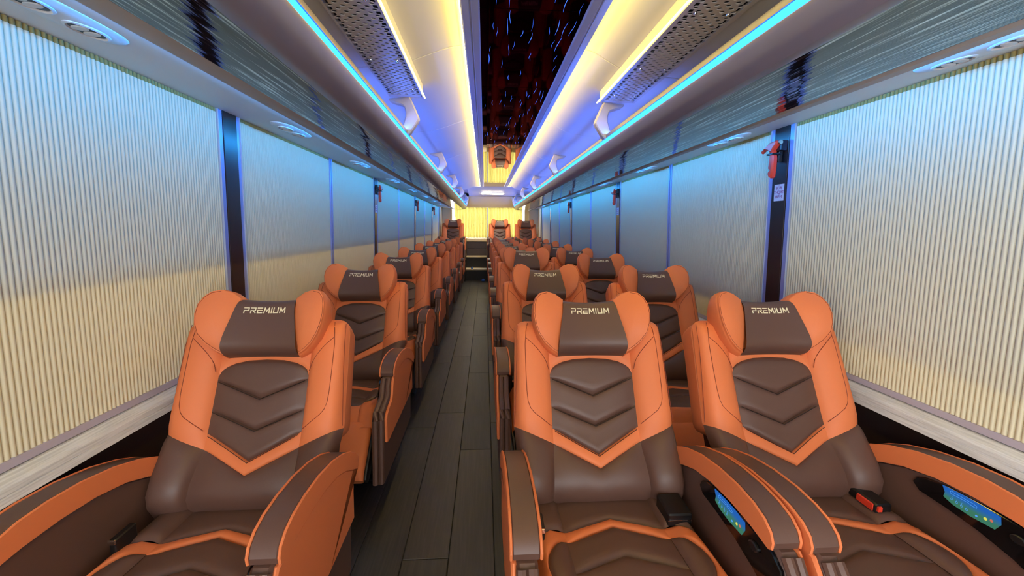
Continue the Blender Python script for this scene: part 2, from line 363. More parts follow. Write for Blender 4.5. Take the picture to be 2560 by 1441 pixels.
# ------------------------------------------------------------------ luggage racks
YR0, YR1 = Y0, 9.95
def X(s, l, r): return l if s < 0 else r
def led_quad(mb, p, q, y0, y1, n, flip):
    rows = [[(p[0], lerp(y0, y1, i/n), p[1]) for i in range(n+1)], [(q[0], lerp(y0, y1, i/n), q[1]) for i in range(n+1)]]
    mb.grid(rows, flip)
for s in (-1, 1):
    sd = 'left' if s < 0 else 'right'
    xg, xt0, xt1, xl = X(s, -0.511, 0.750), X(s, -0.672, 1.012), X(s, -0.725, 1.052), X(s, -0.422, 0.681)
    rk = empty('luggage_rack', (xl, 4.0, 1.60)); ox, oy, oz = rk.location
    tag(rk, 'long grey luggage rack over the %s seats with a cyan light line along its edge' % sd, 'luggage rack', 'luggage racks')
    def part(mb, nm, mt, smooth=True, par=None, ang=38):
        o = mb.build(nm, mt, smooth=smooth, ang=ang)
        if par is None: o.parent = rk; o.location = (-ox, -oy, -oz)
        else: o.parent = par
        return o
    # front body: flat lower band then a round nose up to the light line
    u = lambda d: xl + s*d      # d outwards from the light line
    P = [(xg, 1.608), (lerp(xg, xl, 0.28), 1.602), (lerp(xg, xl, 0.52), 1.604), (lerp(xg, xl, 0.76), 1.6180), (lerp(xg, xl, 0.93), 1.6350), (u(-0.003), 1.6600), (u(-0.006), 1.6670), (u(-0.006), 1.6715), (u(-0.002), 1.6755),
         (xl + s*0.004, 1.6765), (u(0.004), 1.7015), (u(-0.001), 1.7020), (u(-0.001), 1.7160), (u(0.003), 1.7235), (u(0.008), 1.7235), (u(0.009), 1.7200), (u(0.026), 1.7200), (u(0.030), 1.7100), (u(0.030), 1.6700), (xg, 1.6300)]
    m = MB(); extr(m, P, YR0, YR1); fas = part(m, 'rack_front', 'fascia', ang=30)
    m = MB(); led_quad(m, (u(0.0025), 1.6770), (u(0.0025), 1.7012), YR0, YR1, 40, s > 0); part(m, 'light_line', 'led_blue', smooth=False)
    m = MB(); led_quad(m, (u(0.022), 1.7208), (u(0.022), 1.7265), 2.0, YR1, 40, s > 0); part(m, 'ceiling_fill', 'blue_fill', smooth=False)  # added fill strip, out of sight, tinting the ceiling blue
    # dark reflective panel under the rack
    m = MB(); extr(m, [(xt0, 1.597), (xg, 1.609), (xg, 1.618), (xt0, 1.606)], YR0, YR1); part(m, 'reflective_panel', 'rack_glass', smooth=False)
    # trim lip hiding the second light line
    lipd = 0.0
    m = MB(); extr(m, [(xt0, 1.598), (lerp(xt0, xt1, 0.25), 1.5915), (lerp(xt0, xt1, 0.8), 1.591), (xt1, 1.592), (xt1, 1.5945), (lerp(xt0, xt1, 0.7), 1.597), (lerp(xt0, xt1, 0.7), 1.612), (xt0, 1.612)], YR0, YR1)
    part(m, 'trim_lip', 'trimlip', ang=30)
    sl = 1.62 if s < 0 else 2.6
    of = 0.008 if s < 0 else 0.0055
    xs_ = xt1 - s*of
    zs_ = 1.5945 + of*sl
    m = MB(); led_quad(m, (xs_, zs_), (xs_, zs_+0.0012), YR0, YR1, 60, s < 0); part(m, 'hidden_light', 'led_soffit', smooth=False)
    # soffit between lip and blinds
    xw = wall_x(s, 1.64)
    m = MB(); extr(m, [(lerp(xt0, xt1, 0.6), 1.6155), (lerp(xt1, xw, 0.08), 1.6165), (lerp(xt1, xw, 0.3), 1.622), (lerp(xt1, xw, 0.6), 1.632), (xw, 1.641), (xw+s*0.03, 1.641), (xw+s*0.03, 1.66), (lerp(xt0, xt1, 0.6), 1.652)], YR0, 9.75)
    part(m, 'soffit', 'soffit', ang=30)
    m = MB(); extr(m, [(lerp(xt0, xt1, 0.6), 1.605), (lerp(xt0, xt1, 0.72), 1.605), (lerp(xt0, xt1, 0.72), 1.64), (lerp(xt0, xt1, 0.6), 1.64)], YR0, YR1); part(m, 'lip_web', 'trimlip', smooth=False)
    # shelf and lining
    m = MB(); extr(m, [(u(0.03), 1.685), (xw+s*0.02, 1.69), (xw+s*0.02, 1.705), (u(0.03), 1.702)], YR0, YR1); part(m, 'shelf', 'grey', smooth=False)
    m = MB(); m.tube([(u(0.040), YR0, 1.730), (u(0.040), YR1, 1.730)], 0.0065, 10); m.tube([(u(0.060), YR0, 1.733), (u(0.060), YR1, 1.733)], 0.004, 8); part(m, 'metal_rail', 'gold')
    m = MB(); extr(m, [(u(0.50), 1.68), (u(0.46), 1.87), (u(0.48), 1.89), (u(0.53), 1.68)], 2.3, YR1); part(m, 'back_lining', 'grey', smooth=False)
    # arched supports
    B = [(0.122, 1.905), (0.012, 1.905), (-0.006, 1.87), (-0.038, 1.795), (-0.040, 1.782), (-0.034, 1.768), (0.008, 1.706), (0.018, 1.698), (0.076, 1.700),
         (0.046, 1.748), (0.032, 1.79), (0.031, 1.815), (0.036, 1.838), (0.048, 1.850), (0.075, 1.857), (0.108, 1.867), (0.118, 1.875)]
    for k in range(5):
        y = 2.42 + 1.70*k
        m = MB(); m.prism([(u(d-0.024), z) for d, z in B], 'y', y, y+0.05, 0.006); br = part(m, 'support_arch', 'bracket', ang=30)
        m = MB(); m.tube([(u(0.040), y-0.003, 1.710), (u(0.040), y+0.004, 1.710)], 0.004, 8); part(m, 'screw', 'black', par=br)
    # curved end cap at the rear
    m = MB(); m.prism([(u(-0.06), 1.90), (u(-0.055), 1.84), (u(-0.02), 1.70), (u(0.02), 1.625), (u(0.07), 1.60), (u(0.30), 1.60), (u(0.30), 1.90)], 'y', 9.95, 10.0, 0.008); part(m, 'end_cap', 'bracket', ang=30)

    # air vents in the soffit
    xv = lerp(xt1, xw, 0.47)
    for k in range(8):
        y = 0.985 + 1.05*k
        v = empty('air_vent', (xv, y, 1.6265)); v.rotation_euler = (0, math.atan2(0.033, abs(0.3*(xw-xt1)/0.3))*(1 if s < 0 else -1)*0.35, 0); tag(v, 'oval pale twin-nozzle air vent over the %s window seats, %s from the viewer' % (sd, ORD[k]), 'air vent', 'soffit air vents')
        def el(a, b, z, n=28, e=2.6): return [(math.copysign(abs(math.cos(2*math.pi*i/n))**(2/e), math.cos(2*math.pi*i/n))*a, math.copysign(abs(math.sin(2*math.pi*i/n))**(2/e), math.sin(2*math.pi*i/n))*b, z) for i in range(n)]
        m = MB(); m.loft([el(0.052, 0.150, 0.006), el(0.052, 0.150, -0.002), el(0.049, 0.146, -0.005), el(0.041, 0.136, -0.0055), el(0.038, 0.132, -0.0075), el(0.020, 0.09, -0.009)], flip=True); m.build('bezel', 'vent', v, ang=50)
        for d in (-0.062, 0.062):
            m = MB(); E = lambda a, b, z: [(x, y_ + d, z) for x, y_, z in el(a, b, z, 20, 2)]
            m.loft([E(0.028, 0.050, -0.005), E(0.028, 0.050, -0.011), E(0.024, 0.044, -0.0125), E(0.022, 0.041, -0.0090)], flip=True); nz = m.build('nozzle', 'vent', v)
            m = MB(); m.loft([E(0.022, 0.041, -0.0088), E(0.020, 0.038, -0.0098)], flip=True); m.build('opening', 'vent_dark', nz)
            m = MB()
            for q in (-0.017, 0.012): m.loft([[(x*0.55, d + q + (y_-d)*0.26, z) for x, y_, z in E(0.03, 0.04, zz)] for zz in (-0.0095, -0.0125)], flip=True)
            m.build('flap', 'vent', nz)

# ------------------------------------------------------------------ ceiling
def cx(s, l): return l if s < 0 else (lerp(0.29, 0.345, ss(-0.30, -0.085, l)) if l > -0.31 else 0.283) - l
SEAM = [-1.6, 0.72, 1.97, 3.24, 4.50, 5.77, 7.02, 8.15]
prof = [(-0.098, 1.984), (-0.14, 1.975), (-0.19, 1.960), (-0.25, 1.938), (-0.31, 1.915), (-0.38, 1.897), (-0.46, 1.885), (-0.60, 1.873), (-0.95, 1.86)]
for s in (-1, 1):
    for a, b in zip(SEAM[:-1], SEAM[1:]):
        m = MB(); P = [(cx(s, x), z) for x, z in prof] + [(cx(s, x), z+0.012) for x, z in prof[::-1]]
        extr(m, P, a+0.003, b-0.003, 0.002); m.build('ceiling_panel', 'ceil', ceiling, ang=25)
    m = MB()
    for q in SEAM[1:-1]: extr(m, [(cx(s, x), z+0.007) for x, z in prof] + [(cx(s, x), z+0.016) for x, z in prof[::-1]], q-0.01, q+0.01)
    m.build('seam_backing', 'grey', ceiling, smooth=False)
YM1 = 8.10
FRM = ((-0.085, -0.016), (0.356, 0.430))
for s, (a, b) in zip((-1, 1), FRM):
    fr = MB(); w = b - a
    P = [(a, 1.958), (a+0.006, 1.948), (a+w*0.42, 1.945), (a+w*0.46, 1.949), (a+w*0.54, 1.949), (a+w*0.58, 1.945), (b-0.006, 1.948), (b, 1.958), (b, 2.03), (a, 2.03)]
    extr(fr, P, Y0, YM1); fr = fr.build('frame_rail', 'frame', ceiling, ang=25)
    m = MB(); xo = a - 0.0008 if s < 0 else b + 0.0008
    led_quad(m, (xo, 1.9640), (xo + s*0.0040, 1.9685), Y0, YM1, 60, s > 0); m.build('warm_light_line', 'led_warm', ceiling, smooth=False)
    # ceiling lining above the cove
    m = MB(); xa = cx(s, -0.105); m.box(min(xo, xa), max(xo, xa), Y0, YM1, 1.990, 2.03); m.build('cove_lining', 'ceil', ceiling, smooth=False)
mx0, mx1 = FRM[0][1], FRM[1][0]
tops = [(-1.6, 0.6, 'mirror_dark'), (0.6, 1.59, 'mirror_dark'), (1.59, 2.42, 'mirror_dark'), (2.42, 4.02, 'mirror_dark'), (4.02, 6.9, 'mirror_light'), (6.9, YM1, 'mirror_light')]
for a, b, mt in tops:
    m = MB(); m.box(mx0-0.004, mx1+0.004, a+0.0012, b-0.0012, 1.956, 1.964, 0.001); m.build('mirror_panel', mt, ceiling, smooth=False)
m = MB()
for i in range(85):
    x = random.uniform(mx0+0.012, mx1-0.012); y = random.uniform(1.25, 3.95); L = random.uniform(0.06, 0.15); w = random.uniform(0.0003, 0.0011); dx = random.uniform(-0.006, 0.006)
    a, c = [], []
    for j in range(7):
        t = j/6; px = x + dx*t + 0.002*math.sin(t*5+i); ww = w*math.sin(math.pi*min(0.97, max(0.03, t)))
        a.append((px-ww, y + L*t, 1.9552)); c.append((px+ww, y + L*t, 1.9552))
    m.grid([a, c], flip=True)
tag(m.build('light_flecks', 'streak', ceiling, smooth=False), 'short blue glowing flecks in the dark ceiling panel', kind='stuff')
# rear bulkhead of the ceiling: lamp, header
m = MB(); m.box(-0.98, 1.26, YM1, Y1, 1.975, 2.03); m.build('rear_ceiling', 'ceil', ceiling, smooth=False)
m = MB(); m.prism([(YM1, 1.955), (YM1+0.05, 1.95), (9.0, 1.945), (9.9, 1.905), (9.95, 1.91), (9.95, 1.98), (YM1, 1.98)], 'x', -0.36, 0.70, 0.004); m.build('rear_ceiling_panel', 'ceil', ceiling, smooth=False)
lp = empty('ceiling_lamp', (0.17, 9.35, 1.93)); tag(lp, 'white glowing lamp bar across the ceiling above the rear curtains', 'lamp')
m = MB(); m.prism(rrect(-0.26, 0.26, -0.16, 0.16, 0.03), 'z', -0.002, 0.012, 0.002); m.build('lamp_base', 'frame', lp)
m = MB(); m.prism(rrect(-0.24, 0.24, -0.13, 0.13, 0.03), 'z', -0.018, -0.002, 0.008); m.build('diffuser', 'lamp', lp)
m = MB(); m.prism([(9.97, 1.905), (10.02, 1.92), (10.25, 1.70), (10.24, 1.675), (10.20, 1.675)], 'x', -0.52, 0.80, 0.006)
hd = m.build('trim_90', 'cream', smooth=False); tag(hd, 'cream sloping header panel above the rear curtains', 'panel', kind='structure')
m = MB(); m.box(-0.50, 0.78, 10.2, Y1, 1.665, 1.70); m.build('curtain_rail', 'cream', hd, smooth=False)
for s in (-1, 1):
    m = MB(); a, b = (-0.98, -0.52) if s < 0 else (0.80, 1.26); m.box(a, b, 9.98, Y1, 1.64, 2.0); m.build('header_side', 'cream_wall', hd, smooth=False)

# ------------------------------------------------------------------ perforated panels with their warm light line
for s in (-1, 1):
    sd = 'left' if s < 0 else 'right'
    xa, xb = X(s, -0.487, 0.604), X(s, -0.315, 0.792)
    zp = 1.858; ya, yb = Y0, 2.30
    g = empty('perforated_panel', ((xa+xb)/2, 1.5, zp)); tag(g, 'grey perforated metal panel between the ceiling and the %s luggage rack' % sd, 'grille', 'perforated ceiling panels')
    cxm = (xa+xb)/2; hw = (xb-xa)/2
    m = MB(); px, py = 0.0365, 0.0185; ncol = 4; x0 = -ncol*px/2; row = 0; y = 0.62
    n8 = 8
    while y < yb-0.03:
        off = 0 if row % 2 == 0 else px/2
        for c in range(ncol):
            ca = x0 + c*px + off - px/4; cb = ca + px; ya_, yb_ = y, y+py
            mxx, myy = (ca+cb)/2, (ya_+yb_)/2
            b = len(m.v)
            outer = [(ca, ya_), (mxx, ya_), (cb, ya_), (cb, myy), (cb, yb_), (mxx, yb_), (ca, yb_), (ca, myy)]
            inn = [(mxx + 0.0088*math.cos(R(225+45*i)), myy + 0.0074*math.sin(R(225+45*i))) for i in range(8)]
            m.v += [(p, q-1.5, 0) for p, q in outer] + [(p, q-1.5, 0) for p, q in inn] + [(p, q-1.5, 0.003) for p, q in inn]
            for i in range(8):
                j = (i+1) % 8
                m.f.append((b+i, b+8+i, b+8+j, b+j)); m.f.append((b+8+i, b+16+i, b+16+j, b+8+j))
        y += py; row += 1
    xe0, xe1 = x0 - px/4, x0 + ncol*px + px/4
    m.build('perforated_sheet', 'grey', g, smooth=False)
    m = MB(); m.box(-hw, xe0+0.004, ya-1.5, yb-1.5, -0.001, 0.006); m.box(xe1-0.004, hw, ya-1.5, yb-1.5, -0.001, 0.006); m.box(xe0, xe1, yb-1.5-0.034, yb-1.5, -0.001, 0.006); m.box(xe0, xe1, ya-1.5, 0.625-1.5, -0.001, 0.006)
    m.build('panel_rim', 'grey', g, smooth=False)
    m = MB(); m.box(-hw+0.004, hw-0.004, ya-1.5, yb-1.5-0.004, 0.016, 0.03); m.build('dark_backing', 'vent_dark', g, smooth=False)
    m = MB(); m.box(-hw, -hw+0.005, ya-1.5, yb-1.5, 0.006, 0.06); m.box(hw-0.005, hw, ya-1.5, yb-1.5, 0.006, 0.06); m.box(-hw, hw, yb-1.5-0.006, yb-1.5, 0.006, 0.05); m.build('panel_sides', 'grey', g, smooth=False)
    for yy in (0.86, 1.36, 1.82, 2.18):
        for q in (-0.052, 0.052):
            m = MB(); m.loft([[(q + r*math.cos(R(30*i)), yy-1.5 + r*math.sin(R(30*i)), z) for i in range(12)] for r, z in ((0.0062, 0.001), (0.0062, -0.003), (0.0045, -0.006), (0.0015, -0.0068))], flip=True); m.build('screw', 'chrome', g)
    m = MB(); xi = xb - cxm if s < 0 else xa - cxm
    a, b_ = (xi+0.001, xi+0.007) if s < 0 else (xi-0.007, xi-0.001)
    m.box(a, b_, ya-1.5, 2.335-1.5, 0.004, 0.008); m.build('warm_light_line', 'led_warm2', g, smooth=False)

# ------------------------------------------------------------------ steps and rear platform
st = empty('aisle_steps', (-0.24, 9.42, 0)); tag(st, 'dark steps at the end of the aisle up to the rear row', 'steps')
def sp(nm, x0, x1, y0, y1, z0, z1, mt, bev=0.003):
    m = MB(); m.box(x0+0.24, x1+0.24, y0-9.42, y1-9.42, z0, z1, bev); return m.build(nm, mt, st, smooth=False)
sp('riser', -0.428, 0.040, 9.42, 9.75, 0.0, 0.235, 'step_dark'); sp('tread', -0.428, 0.040, 9.405, 9.75, 0.236, 0.262, 'cream')
sp('riser', -0.428, 0.040, 9.75, 10.05, 0.0, 0.50, 'step_dark'); sp('tread', -0.428, 0.040, 9.735, 10.05, 0.501, 0.525, 'cream')
sp('back_panel', -0.428, 0.040, 10.05, 10.15, 0.526, 0.69, 'step_brown', 0.006); sp('back_panel', -0.428, 0.040, 10.055, 10.15, 0.692, 0.855, 'step_brown', 0.006)
sp('rear_shelf', -0.428, 0.040, 10.04, Y1-0.005, 0.857, 0.92, 'cream', 0.006)
for a, b, q in ((XL+0.02, -0.431, 'left'), (0.043, XR-0.02, 'right')):
    m = MB(); m.box(a, b, 9.30, Y1-0.002, 0.0, 0.38, 0.004)
    tag(m.build('trim_91' if q == 'left' else 'trim_92', 'step_dark', smooth=False), 'dark raised platform under the rear row on the %s' % q, 'platform', kind='structure')

# ------------------------------------------------------------------ rear curtains
for x0, x1, nm in ((-0.735, 0.045, 'left'), (0.075, 0.915, 'right')):
    m = MB(); rows = []
    for z, amp in ((1.662, 0.014), (1.60, 0.028), (1.4, 0.034), (1.2, 0.036), (1.05, 0.034), (1.03, 0.026), (1.02, 0.03), (0.935, 0.034)):
        pin = 0.02*(1 - abs(z-1.3)/0.37) if nm == 'left' else 0.0
        n = 132; rows.append([(lerp(x0 + pin*1.5, x1, i/n), 10.36 + amp*math.sin(2*math.pi*i/n*11 + 0.5*math.sin(z*7)) + 0.004*math.sin(i*0.9+z*9), z) for i in range(n+1)])
    m.grid(rows); o = m.build('curtain', 'curtain', ang=80)
    tag(o, 'backlit yellow pleated curtain, the %s one of the pair in the rear window' % nm, 'curtain', 'rear window curtains')
    m = MB(); m.tube([(x0, 10.375, 1.666), (x1, 10.375, 1.666)], 0.006, 8); m.build('heading_rod', 'frame', o)

# ------------------------------------------------------------------ emergency hammers and their stickers
def text_mesh(txt, size, mt, parent, loc, rot):
    cu = bpy.data.curves.new('txt', 'FONT'); cu.body = txt; cu.size = size; cu.align_x = 'CENTER'; cu.align_y = 'CENTER'; cu.extrude = 0.0002; cu.space_line = 1.05; cu.resolution_u = 2
    tmp = bpy.data.objects.new('txt', cu); COL.objects.link(tmp); dg = bpy.context.evaluated_depsgraph_get()
    me = bpy.data.meshes.new_from_object(tmp.evaluated_get(dg)); bpy.data.objects.remove(tmp); bpy.data.curves.remove(cu)
    me.name = 'lettering'; me.materials.clear(); me.materials.append(MATS[mt])
    o = bpy.data.objects.new('lettering', me); COL.objects.link(o); o.parent = parent; o.location = loc; o.rotation_euler = rot; return o
def hammer(s, y, zt, label, stick):
    x = wall_x(s, zt) - s*0.013
    h = empty('emergency_hammer', (x, y, zt)); tag(h, label, 'hammer', 'emergency hammers on the window pillars')
    k = 1.0                                   # local: -s*x is into the aisle; y along the wall; z down from the head
    def pr(poly, d0, d1, bev): 
        m = MB(); a, b = sorted((-s*d0, -s*d1)); m.prism(poly, 'x', a, b, bev); return m
    pr([(-0.036, -0.030), (0.030, -0.030), (0.030, 0.012), (-0.036, 0.012)], 0.0, 0.03, 0.003).build('holder', 'black', h)
    pr([(-0.012, -0.075), (0.016, -0.075), (0.018, -0.03), (-0.014, -0.03)], 0.0, 0.018, 0.003).build('holder_back', 'black', h)
    hd_ = pr([(-0.012, -0.022), (-0.030, -0.006), (-0.034, 0.006), (-0.026, 0.012), (0.020, 0.008), (0.046, -0.008), (0.044, -0.016), (0.020, -0.026), (0.012, -0.034), (-0.004, -0.034)], 0.018, 0.05, 0.006).build('hammer_head', 'red', h)
    pr([(0.010, -0.032), (0.014, -0.10), (0.013, -0.105), (0.003, -0.110), (0.013, -0.116), (0.014, -0.126), (0.008, -0.139), (-0.006, -0.145), (-0.014, -0.140), (-0.017, -0.10), (-0.016, -0.06), (-0.008, -0.032)], 0.022, 0.048, 0.006).build('handle', 'red', h)
    m = MB(); m.tube([(-s*0.034, -0.030, 0.002), (-s*0.034, -0.041, 0.003)], 0.009, 10); m.build('steel_tip', 'chrome', hd_)
    m = MB(); m.tube([(-s*0.030, 0.044, -0.012), (-s*0.036, 0.058, -0.018)], 0.003, 6); m.tube([(-s*0.036, 0.056, -0.015), (-s*0.036, 0.072, -0.024)], 0.008, 8); m.build('pull_tab', 'red', h)
    m = MB(); m.box(min(-s*0.012, -s*0.052), max(-s*0.012, -s*0.052), -0.017, 0.020, -0.046, -0.038, 0.002); m.build('strap', 'black', h)
    if stick:
        z = zt - 0.205; xs = wall_x(s, z) - s*0.0125
        t = empty('sticker', (xs, y, z)); tag(t, stick, 'sticker', 'stickers under the hammers')
        lean = math.atan2(wall_x(s, 1.6)-wall_x(s, 0.7), 0.9); t.rotation_euler = (0, lean, 0)
        m = MB(); a, b = sorted((0, -s*0.0008)); m.box(a, b, -0.031, 0.031, -0.036, 0.036); m.build('label_sheet', 'sticker', t, smooth=False)
        text_mesh('BÚA\nTHOÁT\nHIỂM', 0.0185, 'sticker_ink', t, (-s*0.0011, 0, 0.001), (R(90), 0, R(-90 if s > 0 else 90)))
hammer(1, PIL[0]-0.005, 1.567, 'large red emergency hammer on the nearest right pillar', 'pale printed sticker under the nearest right hammer')
hammer(1, PIL[1], 1.567, 'red emergency hammer on the second right pillar', 'small pale sticker under the hammer on the second right pillar')
hammer(1, PIL[2], 1.567, 'tiny red emergency hammer on the third right pillar', None)
hammer(-1, PIL[1], 1.567, 'red emergency hammer on the second left pillar', 'small white sticker under the hammer on the second left pillar')
hammer(-1, PIL[2], 1.567, 'tiny red emergency hammer on the third left pillar', None)
hammer(-1, PIL[3], 1.567, 'tiny red emergency hammer on the fourth left pillar near the rear', None)

# ------------------------------------------------------------------ the recliner seat
TS = [0, 0.03, 0.08, 0.16, 0.30, 0.5, 0.70, 0.84, 0.92, 0.97, 1]
TW = [0, 0.06, 0.2, 0.5, 0.8, 0.94, 1]
def ed(t, w):
    d = min(t, 1-t)/w
    return 1 if d >= 1 else 1-(1-d)**2
def patch(mb, lo, hi, base, put, bulge, tu=TS, tv=TS, wu=0.16, wv=0.16, sink=0.005, flip=False):
    rows = []
    for v in tv:
        r = []
        for u in tu:
            a, b = lo(u), hi(u); p = (lerp(a[0], b[0], v), lerp(a[1], b[1], v))
            n = base(*p) - sink + (bulge+sink)*ed(u, wu)*ed(v, wv); r.append(put(p[0], p[1], n))
        rows.append(r)
    mb.grid(rows, flip)
JZ = 0.362
def nb(x, s):
    a = abs(x)
    return 0.026*ss(0.12, 0.20, a) - 0.045*ss(0.220, 0.266, a)**2 + 0.030*math.exp(-((s-0.085)/0.085)**2) - 0.035*(1-ss(-0.005, 0.06, s)) - 0.03*ss(0.545, 0.59, s)**2
def PBk(x, s, n): return (x, -n, s)
XSW = 0.138
def xsm(s): return XSW + 0.014*max(0, (0.2-s)/0.2)
def xo(s): return 0.264 - 0.014*(s/0.6)
V2 = lambda x: 0.116 + 0.074*min(1, abs(x)/XSW)
V1 = lambda x: 0.155 + 0.080*min(1, abs(x)/XSW)
G1 = lambda x: 0.243 + 0.060*min(1, abs(x)/XSW)
G2 = lambda x: 0.337 + 0.058*min(1, abs(x)/XSW)
AR = lambda x: 0.405 + 0.053*math.sqrt(max(0, 1-(min(1, abs(x)/XSW))**2.4))
LL = lambda x: 0.19 + 0.055*max(0, abs(x)-XSW)/0.125
def cen(f): return lambda u: (lerp(-XSW, XSW, u), f(lerp(-XSW, XSW, u)))
def strokes():
    PR = [((0,0),(0,.45)), ((0,1),(1,1)), ((1,1),(1,.45)), ((1,.45),(0,.45))]
    L = {'P': (1, PR), 'R': (1, PR + [((.45,.45),(1,0))]), 'E': (1, [((0,1),(1,1)), ((0,.5),(1,.5)), ((0,0),(1,0)), ((0,.5),(0,0))]),
         'M': (1.2, [((0,0),(.1,1)), ((.1,1),(.6,.3)), ((.6,.3),(1.1,1)), ((1.1,1),(1.2,0))]), 'I': (0.0, [((0,0),(0,1))]), 'U': (1, [((0,1),(0,0)), ((0,0),(1,0)), ((1,0),(1,1))])}
    out = []; x = 0; w, h, th, gap = 0.0132, 0.0165, 0.0030, 0.0068
    for ch in 'PREMIUM':
        wd, sg = L[ch]
        for (a, b), (c, d) in sg: out.append(((x + a*w, b*h), (x + c*w, d*h), th))
        x += wd*w + gap
    tot = x - gap
    return [((a[0]-tot/2, a[1]-h/2), (b[0]-tot/2, b[1]-h/2), t) for a, b, t in out]
def make_seat():
    root = empty('recliner_seat')
    # ---- backrest
    sh = MB()
    def ring(n, ins): return [PBk(x, s, n) for x, s in inset([(x*(1-0.05*(s-0.2)/0.4), s) for x, s in rrect(-0.260, 0.260, 0.205, 0.588, 0.045)], ins)]
    sh.loft([ring(-0.115, 0.03), ring(-0.105, 0.008), ring(-0.06, 0), ring(-0.022, 0), ring(-0.016, 0.012)], flip=False)
    bk = sh.build('backrest', 'orange', root, recalc=True); bk.location = (0, 0, JZ); bk.rotation_euler = (R(-27.3), 0, 0)
    lo = MB()
    def ring2(n, ins): return [PBk(x, s, n) for x, s in inset(rrect(-0.236, 0.236, -0.03, 0.25, 0.04), ins)]
    lo.loft([ring2(-0.09, 0.02), ring2(-0.08, 0.004), ring2(-0.02, 0), ring2(-0.012, 0.02)]); lo.build('lower_shell', 'black', bk, recalc=True)
    def one(name, mt, pats, par=bk, recalc=False):
        m = MB()
        for p in pats: p(m)
        return m.build(name, mt, par, ang=60)
    P = lambda l, h, b, **k: (lambda m: patch(m, l, h, nb, PBk, b, **k))
    one('top_panel', 'orange', [P(cen(AR), lambda u: (lerp(-XSW, XSW, u), 0.588), 0.004)])
    ins = one('center_insert', 'brown', [P(cen(V1), cen(G1), 0.006), P(cen(G1), cen(G2), 0.006), P(cen(G2), cen(AR), 0.006)])
    one('chevron_band', 'orange', [P(cen(V2), cen(V1), 0.004, tv=TW)])
    one('lumbar_panel', 'brown', [P(lambda u: (lerp(-0.150, 0.150, u), 0.0), cen(V2), 0.007)])
    for sg in (-1, 1):
        U = lambda u: u if sg > 0 else 1-u
        one('side_bolster', 'orange', [P(lambda u: (sg*lerp(XSW, xo(0.22), U(u)), LL(lerp(XSW, xo(0.22), U(u)))), lambda u: (sg*lerp(XSW, xo(0.588), U(u)), 0.588 - 0.022*max(0, U(u)-0.7)**2/0.09), 0.006)])
        one('lumbar_bolster', 'brown', [P(lambda u: (sg*lerp(0.150, 0.242, U(u)), 0.0), lambda u: (sg*lerp(XSW, xo(0.22), U(u)), LL(lerp(XSW, xo(0.22), U(u)))), 0.010)])
    m = MB()
    for sg in (-1, 1):
        onb = lambda x, s: PBk(sg*x, s, nb(x, s) + 0.0060)
        m.tube([onb(lerp(0.142, 0.218, t), 0.418 + 0.105*(t**0.62)) for t in [i/10 for i in range(11)]], 0.0011, 5)
        m.tube([onb(x, s) for x, s in ((0.208, 0.575), (0.215, 0.55), (0.220, 0.50), (0.220, 0.42), (0.219, 0.35), (0.216, 0.318), (0.209, 0.298), (0.197, 0.283), (0.172, 0.264), (0.144, 0.243))], 0.0011, 5)
        m.tube([onb(x, s) for x, s in ((0.243, 0.57), (0.246, 0.5), (0.250, 0.4), (0.255, 0.3), (0.258, 0.25))], 0.0010, 5)
    tag(m.build('seams', 'orange_stitch', bk), kind='stuff')
    m = MB()
    for f in (G1, G2, V1):
        for dz, rr in ((-0.0045, 0.0009),):
            m.tube([PBk(x, f(x)+dz, nb(x, f(x)+dz) + 0.0042) for x in [lerp(-0.132, 0.132, i/24) for i in range(25)]], rr, 4)
    tag(m.build('stitching', 'brown_dark', bk), kind='stuff')
    # ---- headrest
    hr = MB()
    def ringh(n, i_): return [PBk(x, s, n) for x, s in inset(rrect(-0.165, 0.165, 0.475, 0.645, 0.05), i_)]
    hr.loft([ringh(-0.075, 0.035), ringh(-0.065, 0.012), ringh(-0.03, 0), ringh(0.01, 0), ringh(0.03, 0.01)])
    hd = hr.build('headrest', 'orange', root, recalc=True); hd.location = (0, 0, JZ); hd.rotation_euler = (R(-27.3), 0, 0)
    def nh(x, s):
        t = (s-0.462)/(0.656-0.462); t = max(0, min(1, t))
        e = (1-(2*t-1)**6)
        return -0.012 + 0.074*max(0, e)**0.5 - 0.010*t + 0.010*(x/0.11)**2
    m = MB(); rows = []
    for i in range(23):
        t = i/22; t = 0.5-0.5*math.cos(math.pi*t)
        s = lerp(0.462, 0.656, t); hw = lerp(0.113, 0.088, ss(0.0, 0.95, t)) + 0.002*math.sin(math.pi*t)
        rows.append([PBk(lerp(-hw, hw, j/14), s - 0.004*math.sin(math.pi*j/14)*(1 if t > 0.5 else -0.8), nh(lerp(-hw, hw, j/14), s)) for j in range(15)])
    m.grid(rows); m.build('center_pad', 'brown', hd, ang=70)
    for sg in (-1, 1):
        base = [(0.086, 0.650), (0.090, 0.605), (0.097, 0.555), (0.105, 0.505), (0.113, 0.466), (0.134, 0.478), (0.158, 0.497), (0.178, 0.522), (0.189, 0.553), (0.194, 0.588), (0.192, 0.620), (0.183, 0.648), (0.168, 0.667), (0.143, 0.676), (0.113, 0.669)]
        def fr(x, s): return 0.050 + 0.036*(x-0.086)/0.11 - 0.012*ss(0.60, 0.68, s) - 0.022*(1-ss(0.462, 0.54, s))
        cxw = sum(p[0] for p in base)/len(base); cyw = sum(p[1] for p in base)/len(base)
        def rg(k, dn, ab=None):
            out = []
            for x, s in base:
                X_, S_ = cxw + (x-cxw)*k, cyw + (s-cyw)*k
                out.append(PBk(sg*X_, S_, (fr(X_, S_) + dn) if ab is None else ab))
            return out
        def dome(k): return 0.011*(1-k*k)
        m = MB()
